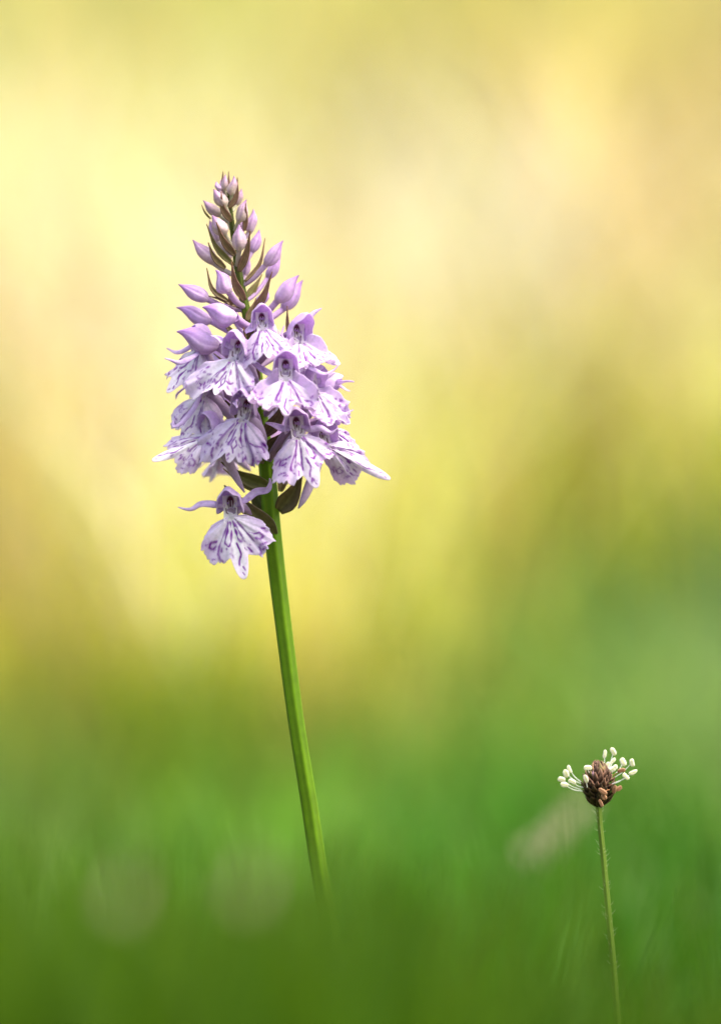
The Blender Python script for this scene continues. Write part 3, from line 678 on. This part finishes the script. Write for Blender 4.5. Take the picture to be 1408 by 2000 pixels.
# bracts: base, tip, width, bulge, depth at base, depth at tip, green share
BRACTS = [
 ((440, 378), (436, 335), 9, (-4, 0), -5, -12, .2), ((447, 372), (447, 335), 6, (0, 0), 5, 5, .2), ((448, 406), (464, 347), 15, (10, 10), -8, -20, .2),
 ((452, 432), (432, 374), 17, (-10, 6), -10, -40, .3), ((478, 450), (480, 397), 12, (2, 0), -12, -34, .2), ((412, 428), (394, 400), 4, (-3, 3), 5, 5, .8),
 ((459, 498), (423, 434), 19, (-6, 8), -14, -58, .4), ((457, 518), (404, 438), 16, (-12, 10), -5, -20, .8), ((467, 530), (489, 451), 20, (6, 6), -16, -62, .35),
 ((440, 524), (407, 474), 16, (-8, 5), -12, -35, .5), ((478, 586), (452, 511), 22, (-8, 6), -18, -78, .3), ((446, 588), (404, 523), 13, (-16, 16), -20, -30, .5),
 ((478, 550), (518, 465), 10, (15, 14), -8, 0, .4), ((482, 584), (512, 536), 20, (0, 4), 14, 30, .75), ((498, 606), (532, 531), 20, (2, 10), -16, -50, .25),
 ((482, 626), (501, 582), 18, (0, 4), -10, -10, .5), ((452, 596), (445, 568), 6, (0, 0), -30, -50, .3), ((562, 650), (561, 598), 8, (0, 0), -40, -60, .3),
 ((470, 600), (408, 578), 14, (0, -4), -10, -24, .4), ((498, 680), (420, 608), 18, (-6, 10), 0, 4, .6), ((498, 705), (425, 668), 22, (-8, 8), -14, -50, .6),
 ((500, 740), (418, 690), 20, (0, 14), 0, 0, .9), ((506, 780), (548, 700), 40, (6, 10), -30, -60, .3), ((490, 660), (500, 620), 26, (8, 4), -14, -60, .3),
 ((512, 830), (436, 778), 30, (-6, 12), -8, -40, .5), ((516, 850), (560, 770), 30, (8, 10), -10, -40, .25), ((505, 740), (476, 640), 24, (-6, 10), -16, -90, .4),
 ((520, 880), (568, 830), 32, (6, 8), -16, -60, .25), ((522, 930), (600, 870), 36, (4, 14), 10, 0, .35),
 ((528, 952), (432, 902), 32, (-10, 10), -14, -50, .9), ((532, 958), (436, 915), 22, (-8, 16), 4, 10, .9), ((518, 900), (470, 846), 30, (0, 8), -20, -60, .5),
 ((545, 998), (594, 912), 42, (4, 14), -6, -30, .45), ((535, 1046), (438, 948), 44, (18, 14), -14, -62, .55), ((520, 1000), (496, 930), 34, (-8, 6), 8, 20, .8),
 ((548, 960), (556, 905), 22, (2, 0), 16, 30, .5), ((508, 800), (560, 760), 30, (0, 8), 14, 30, .4), ((500, 690), (590, 640), 22, (0, 14), 6, 10, .4),
]
for k, (b, t, wd, bl, d0, d1, g) in enumerate(BRACTS):
    bract(b, t, wd, bl, d0, d1, g, twist=((k * 37) % 7 - 3) * .12)

# ------------------------------------------------------------------ plantain
plantain = bpy.data.objects.new('ribwort_plantain', None); C.objects.link(plantain)
pb_w = P3(1262, 3000, 0); plantain.location = pb_w; plantain.scale = (S, S, S)
MPi = (Matrix.Translation(pb_w) @ Matrix.Scale(S, 4)).inverted()
tag(plantain, 'small brown plantain head ringed with cream stamens on a thin hairy stalk', 'plantain')
def QP(px, py, dy=0.0): return np.array(MPi @ P3(px, py, dy))

def make_plantain():
    ax = [(1168, 1574, 0), (1171, 1610, 0), (1178, 1680, 0), (1187, 1780, 0), (1197, 1890, 0), (1206, 2000, 0), (1222, 2200, 0), (1242, 2550, 0), (1262, 2990, 0)]
    cf = lambda t, g: lin(108, 136, 44) * (1 - .3 * np.clip(t * 6, 0, 1)[:, None]) * (1 + .25 * np.cos(5 * g)[:, None])
    V, F, c = tube([QP(*p) for p in ax], [6.2, 5.0, 5.4, 5.8, 6, 6.5, 8, 9, 10], n=90, seg=20, ribs=5, rib_amp=.09, colfn=cf)
    add('stem', mesh_np('stem', V, F, c), M_STEM, plantain)
    # fine hairs along the stalk: too many to count
    r = np.random.default_rng(5); n = 150
    a = np.array(ax, float); py = 1580 + 900 * r.random(n) ** 1.6; px = np.interp(py, a[:, 1], a[:, 0])
    vv = []; ff = []
    for k in range(n):
        an = r.uniform(0, 6.28); L = r.uniform(6, 14); o = QP(px[k], py[k], 0)
        dr = np.array([math.cos(an), math.sin(an), r.uniform(.3, 1.0)]); dr /= np.linalg.norm(dr)
        sd = np.cross(dr, (math.sin(an), -math.cos(an), .2)); sd /= np.linalg.norm(sd)
        i = len(vv); p0 = o + np.array([math.cos(an), math.sin(an), 0]) * 5
        vv += [p0 - sd * .3, p0 + sd * .3, p0 + dr * L * .6 + sd * .22, p0 + dr * L * .6 - sd * .22, p0 + dr * L + np.array([0, 0, 2.]) + sd * .12, p0 + dr * L + np.array([0, 0, 2.]) - sd * .12]
        ff += [[i, i + 1, i + 2, i + 3], [i + 3, i + 2, i + 4, i + 5]]
    o = add('stem_hair', mesh_np('stem_hair', vv, ff, np.tile(lin(200, 205, 160), (len(vv), 1))), M_ANTHER, plantain); o['kind'] = 'stuff'
    # head: a dark core covered with overlapping pointed scales
    cen = QP(1168, 1535, 0)
    prof_z = np.array([-44, -38, -28, -15, 0, 12, 24, 36, 44, 48]); prof_r = np.array([6, 10, 17, 24, 27, 25, 22, 17, 11, 3])
    pts = [cen + np.array([(-1) * z * .02, 0, z]) for z in np.linspace(-44, 48, 10)]
    V, F, c = tube(pts, [float(np.interp(z, prof_z, prof_r)) * .80 for z in np.linspace(-44, 48, 10)], n=30, seg=26, colfn=lambda t, g: lin(30, 24, 12) * (1 - t[:, None]) + lin(40, 28, 22) * t[:, None] + 0 * g[:, None])
    head = add('seed_head', mesh_np('seed_head', V, F, c), M_HEAD, plantain)
    rows = [(-40, 7), (-33, 10), (-24, 12), (-14, 14), (-4, 15), (6, 15), (15, 13), (24, 11), (33, 8), (41, 5)]
    for ri, (z, n_) in enumerate(rows):
        R = float(np.interp(z, prof_z, prof_r))
        for k in range(n_):
            an = 2 * math.pi * (k + .5 * (ri % 2)) / n_ + r.normal(0, .08)
            d = np.array([math.cos(an), math.sin(an), 0]); b = cen + d * R * .72 + np.array([0, 0, z])
            fl = .55 if z < 0 else .25
            if -8 < z < 10: fl = .85
            L = r.uniform(13, 26)
            z2 = min(z + L, 50 + r.uniform(-3, 3))
            R2 = float(np.interp(z2, prof_z, prof_r))
            tip = cen + d * (max(R2, 3) + fl * 7 + r.uniform(-1, 5)) + np.array([0, 0, z2])
            mid_ = .5 * (b + tip) + d * 4.5
            lo = lin(34, 30, 10) if z < -14 else lin(48, 33, 24)  # low scales darker: shade on the underside painted into the colour
            base_c = lo * r.uniform(.55, 1.15); edge_c = lin(150, 112, 88) * r.uniform(.4, 1.2) if z > -14 else lin(74, 58, 30)
            kk = r.random()
            if z > 0 and kk < .22: base_c = lin(150, 120, 138)
            if z > 0 and .22 < kk < .34: base_c = lin(84, 92, 40)
            cfn = lambda u, t, b_=base_c, e_=edge_c: (b_ * (1 - (.15 + .7 * np.abs(u) ** 1.5)[:, None]) + e_ * (.15 + .7 * np.abs(u) ** 1.5)[:, None]) * (.8 + .5 * t[:, None])
            V, F, c = petal_mesh([b, mid_, tip], r.uniform(8, 15), d + r.normal(0, .15, 3), cup=-.5, prof=[.7, 1, .95, .7, .4, .1], colfn=cfn, nv=7, nu=5)
            solid(add('scale', mesh_np('scale', V, F, c), M_HEAD, head), 1.2)
    # stamens
    K = 200 / 1408
    def X(cx, cy): return (1070 + cx * K, 1440 + cy * K)
    ST = [ # root, tip (anther centre), anther angle (deg from right, ccw), length, width, withered?
     ((470, 740), (222, 655), -8, 17, 11, 0, -18), ((490, 690), (330, 608), -25, 17, 10, 0, -10), ((450, 720), (185, 580), -20, 16, 12, 0, 12),
     ((480, 650), (245, 498), -70, 17, 13, 0, 20), ((450, 615), (290, 440), -65, 17, 9, 0, 6), ((540, 690), (520, 570), -70, 18, 10, 0, -40),
     ((560, 480), (545, 418), 0, 17, 11, 0, -38), ((765, 430), (778, 232), 80, 18, 8, 0, 18), ((815, 470), (895, 195), -60, 18, 11, 0, 8),
     ((820, 450), (890, 325), 50, 15, 8, 0, 34), ((840, 440), (815, 385), 60, 15, 10, 0, 30), ((860, 500), (900, 430), 40, 19, 12, 0, -22),
     ((930, 500), (1028, 340), -65, 18, 13, 0, 26), ((900, 560), (1150, 350), -75, 17, 11, 0, -6), ((890, 630), (1165, 485), 25, 19, 9, 0, -4),
     ((880, 640), (1065, 540), -45, 17, 10, 0, -24), ((900, 520), (1005, 455), 15, 18, 10, 1, -12), ((840, 720), (750, 745), -35, 20, 11, 1, -42),
     ((760, 800), (765, 820), -60, 14, 12, 1, -38), ((720, 880), (725, 905), -65, 17, 8, 1, -26), ((860, 700), (905, 715), 80, 18, 12, 1, -10),
     ((900, 700), (970, 705), 30, 15, 11, 1, 4), ((640, 420), (650, 380), 40, 12, 8, 1, 10)]
    for (rt, tp, an, L, W, dry, dp) in ST:
        p0 = QP(*X(*rt), dp * .6); p1 = QP(*X(*tp), dp)
        mid_ = .5 * (p0 + p1) + np.array([0, 0, -3 if not dry else 0])
        fc = lin(232, 236, 226) if not dry else lin(170, 120, 80)
        V, F, c = tube([p0, mid_, p1], [1.05, .8, .65], n=12, seg=7, col=fc)
        st = add('stamen', mesh_np('stamen', V, F, c), M_ANTHER, plantain)
        a_ = math.radians(an); ax_ = np.array([math.cos(a_), r.uniform(-.3, .3), math.sin(a_)]); ax_ /= np.linalg.norm(ax_)
        sd = np.cross(ax_, (0, -1, 0)); sd /= np.linalg.norm(sd); nn = np.cross(sd, ax_)
        nt_, ns = 13, 20; t = np.linspace(-1, 1, nt_); th = np.linspace(0, 2 * math.pi, ns, endpoint=False)
        pr = np.sqrt(np.clip(1 - np.abs(t) ** 3.2, 0.0, 1)) * .97 + .03
        lob = 1 - .38 * np.abs(np.sin(th)) ** 8 + .05 * np.cos(4 * th)
        RRr = pr[:, None] * W * .41 * lob[None, :] * (1 + .06 * r.normal(size=(nt_, 1)))
        bend = (t ** 2)[:, None] * r.uniform(-1.5, 1.5)
        V = p1 + (ax_ * (t * L * .5)[:, None] + sd * bend)[:, None, :] + RRr[..., None] * (np.cos(th)[None, :, None] * sd + .75 * np.sin(th)[None, :, None] * nn)
        ca = lin(244, 243, 224) if not dry else lin(186, 146, 110)
        cb = lin(196, 196, 122) if not dry else lin(136, 92, 60)
        gk = (np.abs(np.sin(th)) ** 6)[None, :, None] * np.ones((nt_, 1, 1)) * .75
        c = (ca * (1 - gk) + cb * gk).reshape(-1, 3)
        add('anther', mesh_np('anther', V.reshape(-1, 3), grid_faces(ns, nt_, True), c), M_ANTHER, st)
make_plantain()

# ------------------------------------------------------------------ pale grass heads, out of focus; the front two added as glints
def seed_head(px, py, dy, size, lean, label, group, seed, fat=.26):
    r = np.random.default_rng(seed)
    p = P3(px, py, dy); root = bpy.data.objects.new('grass_head', None); C.objects.link(root)
    bx = p.x - lean * .04; root.location = (bx, p.y, float(bank(np.array([bx]), np.array([p.y]))[0]))
    tag(root, label, 'grass', group)
    top = np.array(p) - np.array(root.location); dirv = np.array([lean, .1, 1.]); dirv /= np.linalg.norm(dirv)
    a = top - dirv * size * .5; b = top + dirv * size * .5
    V, F, c = tube([np.zeros(3), np.array([a[0] * .3, 0, a[2] * .6]), a, b], [.0009, .0007, .0005, .0003], n=24, seg=8, col=lin(70, 108, 24))
    add('stalk', mesh_np('stalk', V, F, c), M_STRAW, root)
    for k in range(16):
        t = (k + .5) / 16; an = k * 2.4
        q = a + (b - a) * t; o_ = np.array([math.cos(an), math.sin(an), .9]); o_ /= np.linalg.norm(o_)
        L = size * .28 * (1.1 - .5 * t); w_ = L * fat
        V, F, c = tube([q, q + o_ * L * .5, q + o_ * L], [w_ * .3, w_, w_ * .8, w_ * .08], n=8, seg=8, col=lin(214, 206, 176) * r.uniform(.8, 1.1))
        add('spikelet', mesh_np('spikelet', V, F, c), M_STRAW, root)
seed_head(1092, 1636, 5600, .027, .9, 'pale blurred grass head leaning behind the plantain stalk', None, 1)
for k, (gx, gy) in enumerate([(242, 1742), (488, 1726)]):  # heads added to stand in for two soft round glints
    seed_head(gx, gy, -4300, .0048, .2, 'tiny pale grass head added as a soft glint in front of the orchid', 'tiny pale grass heads added as soft glints in front of the stem', 2 + k, fat=.5)
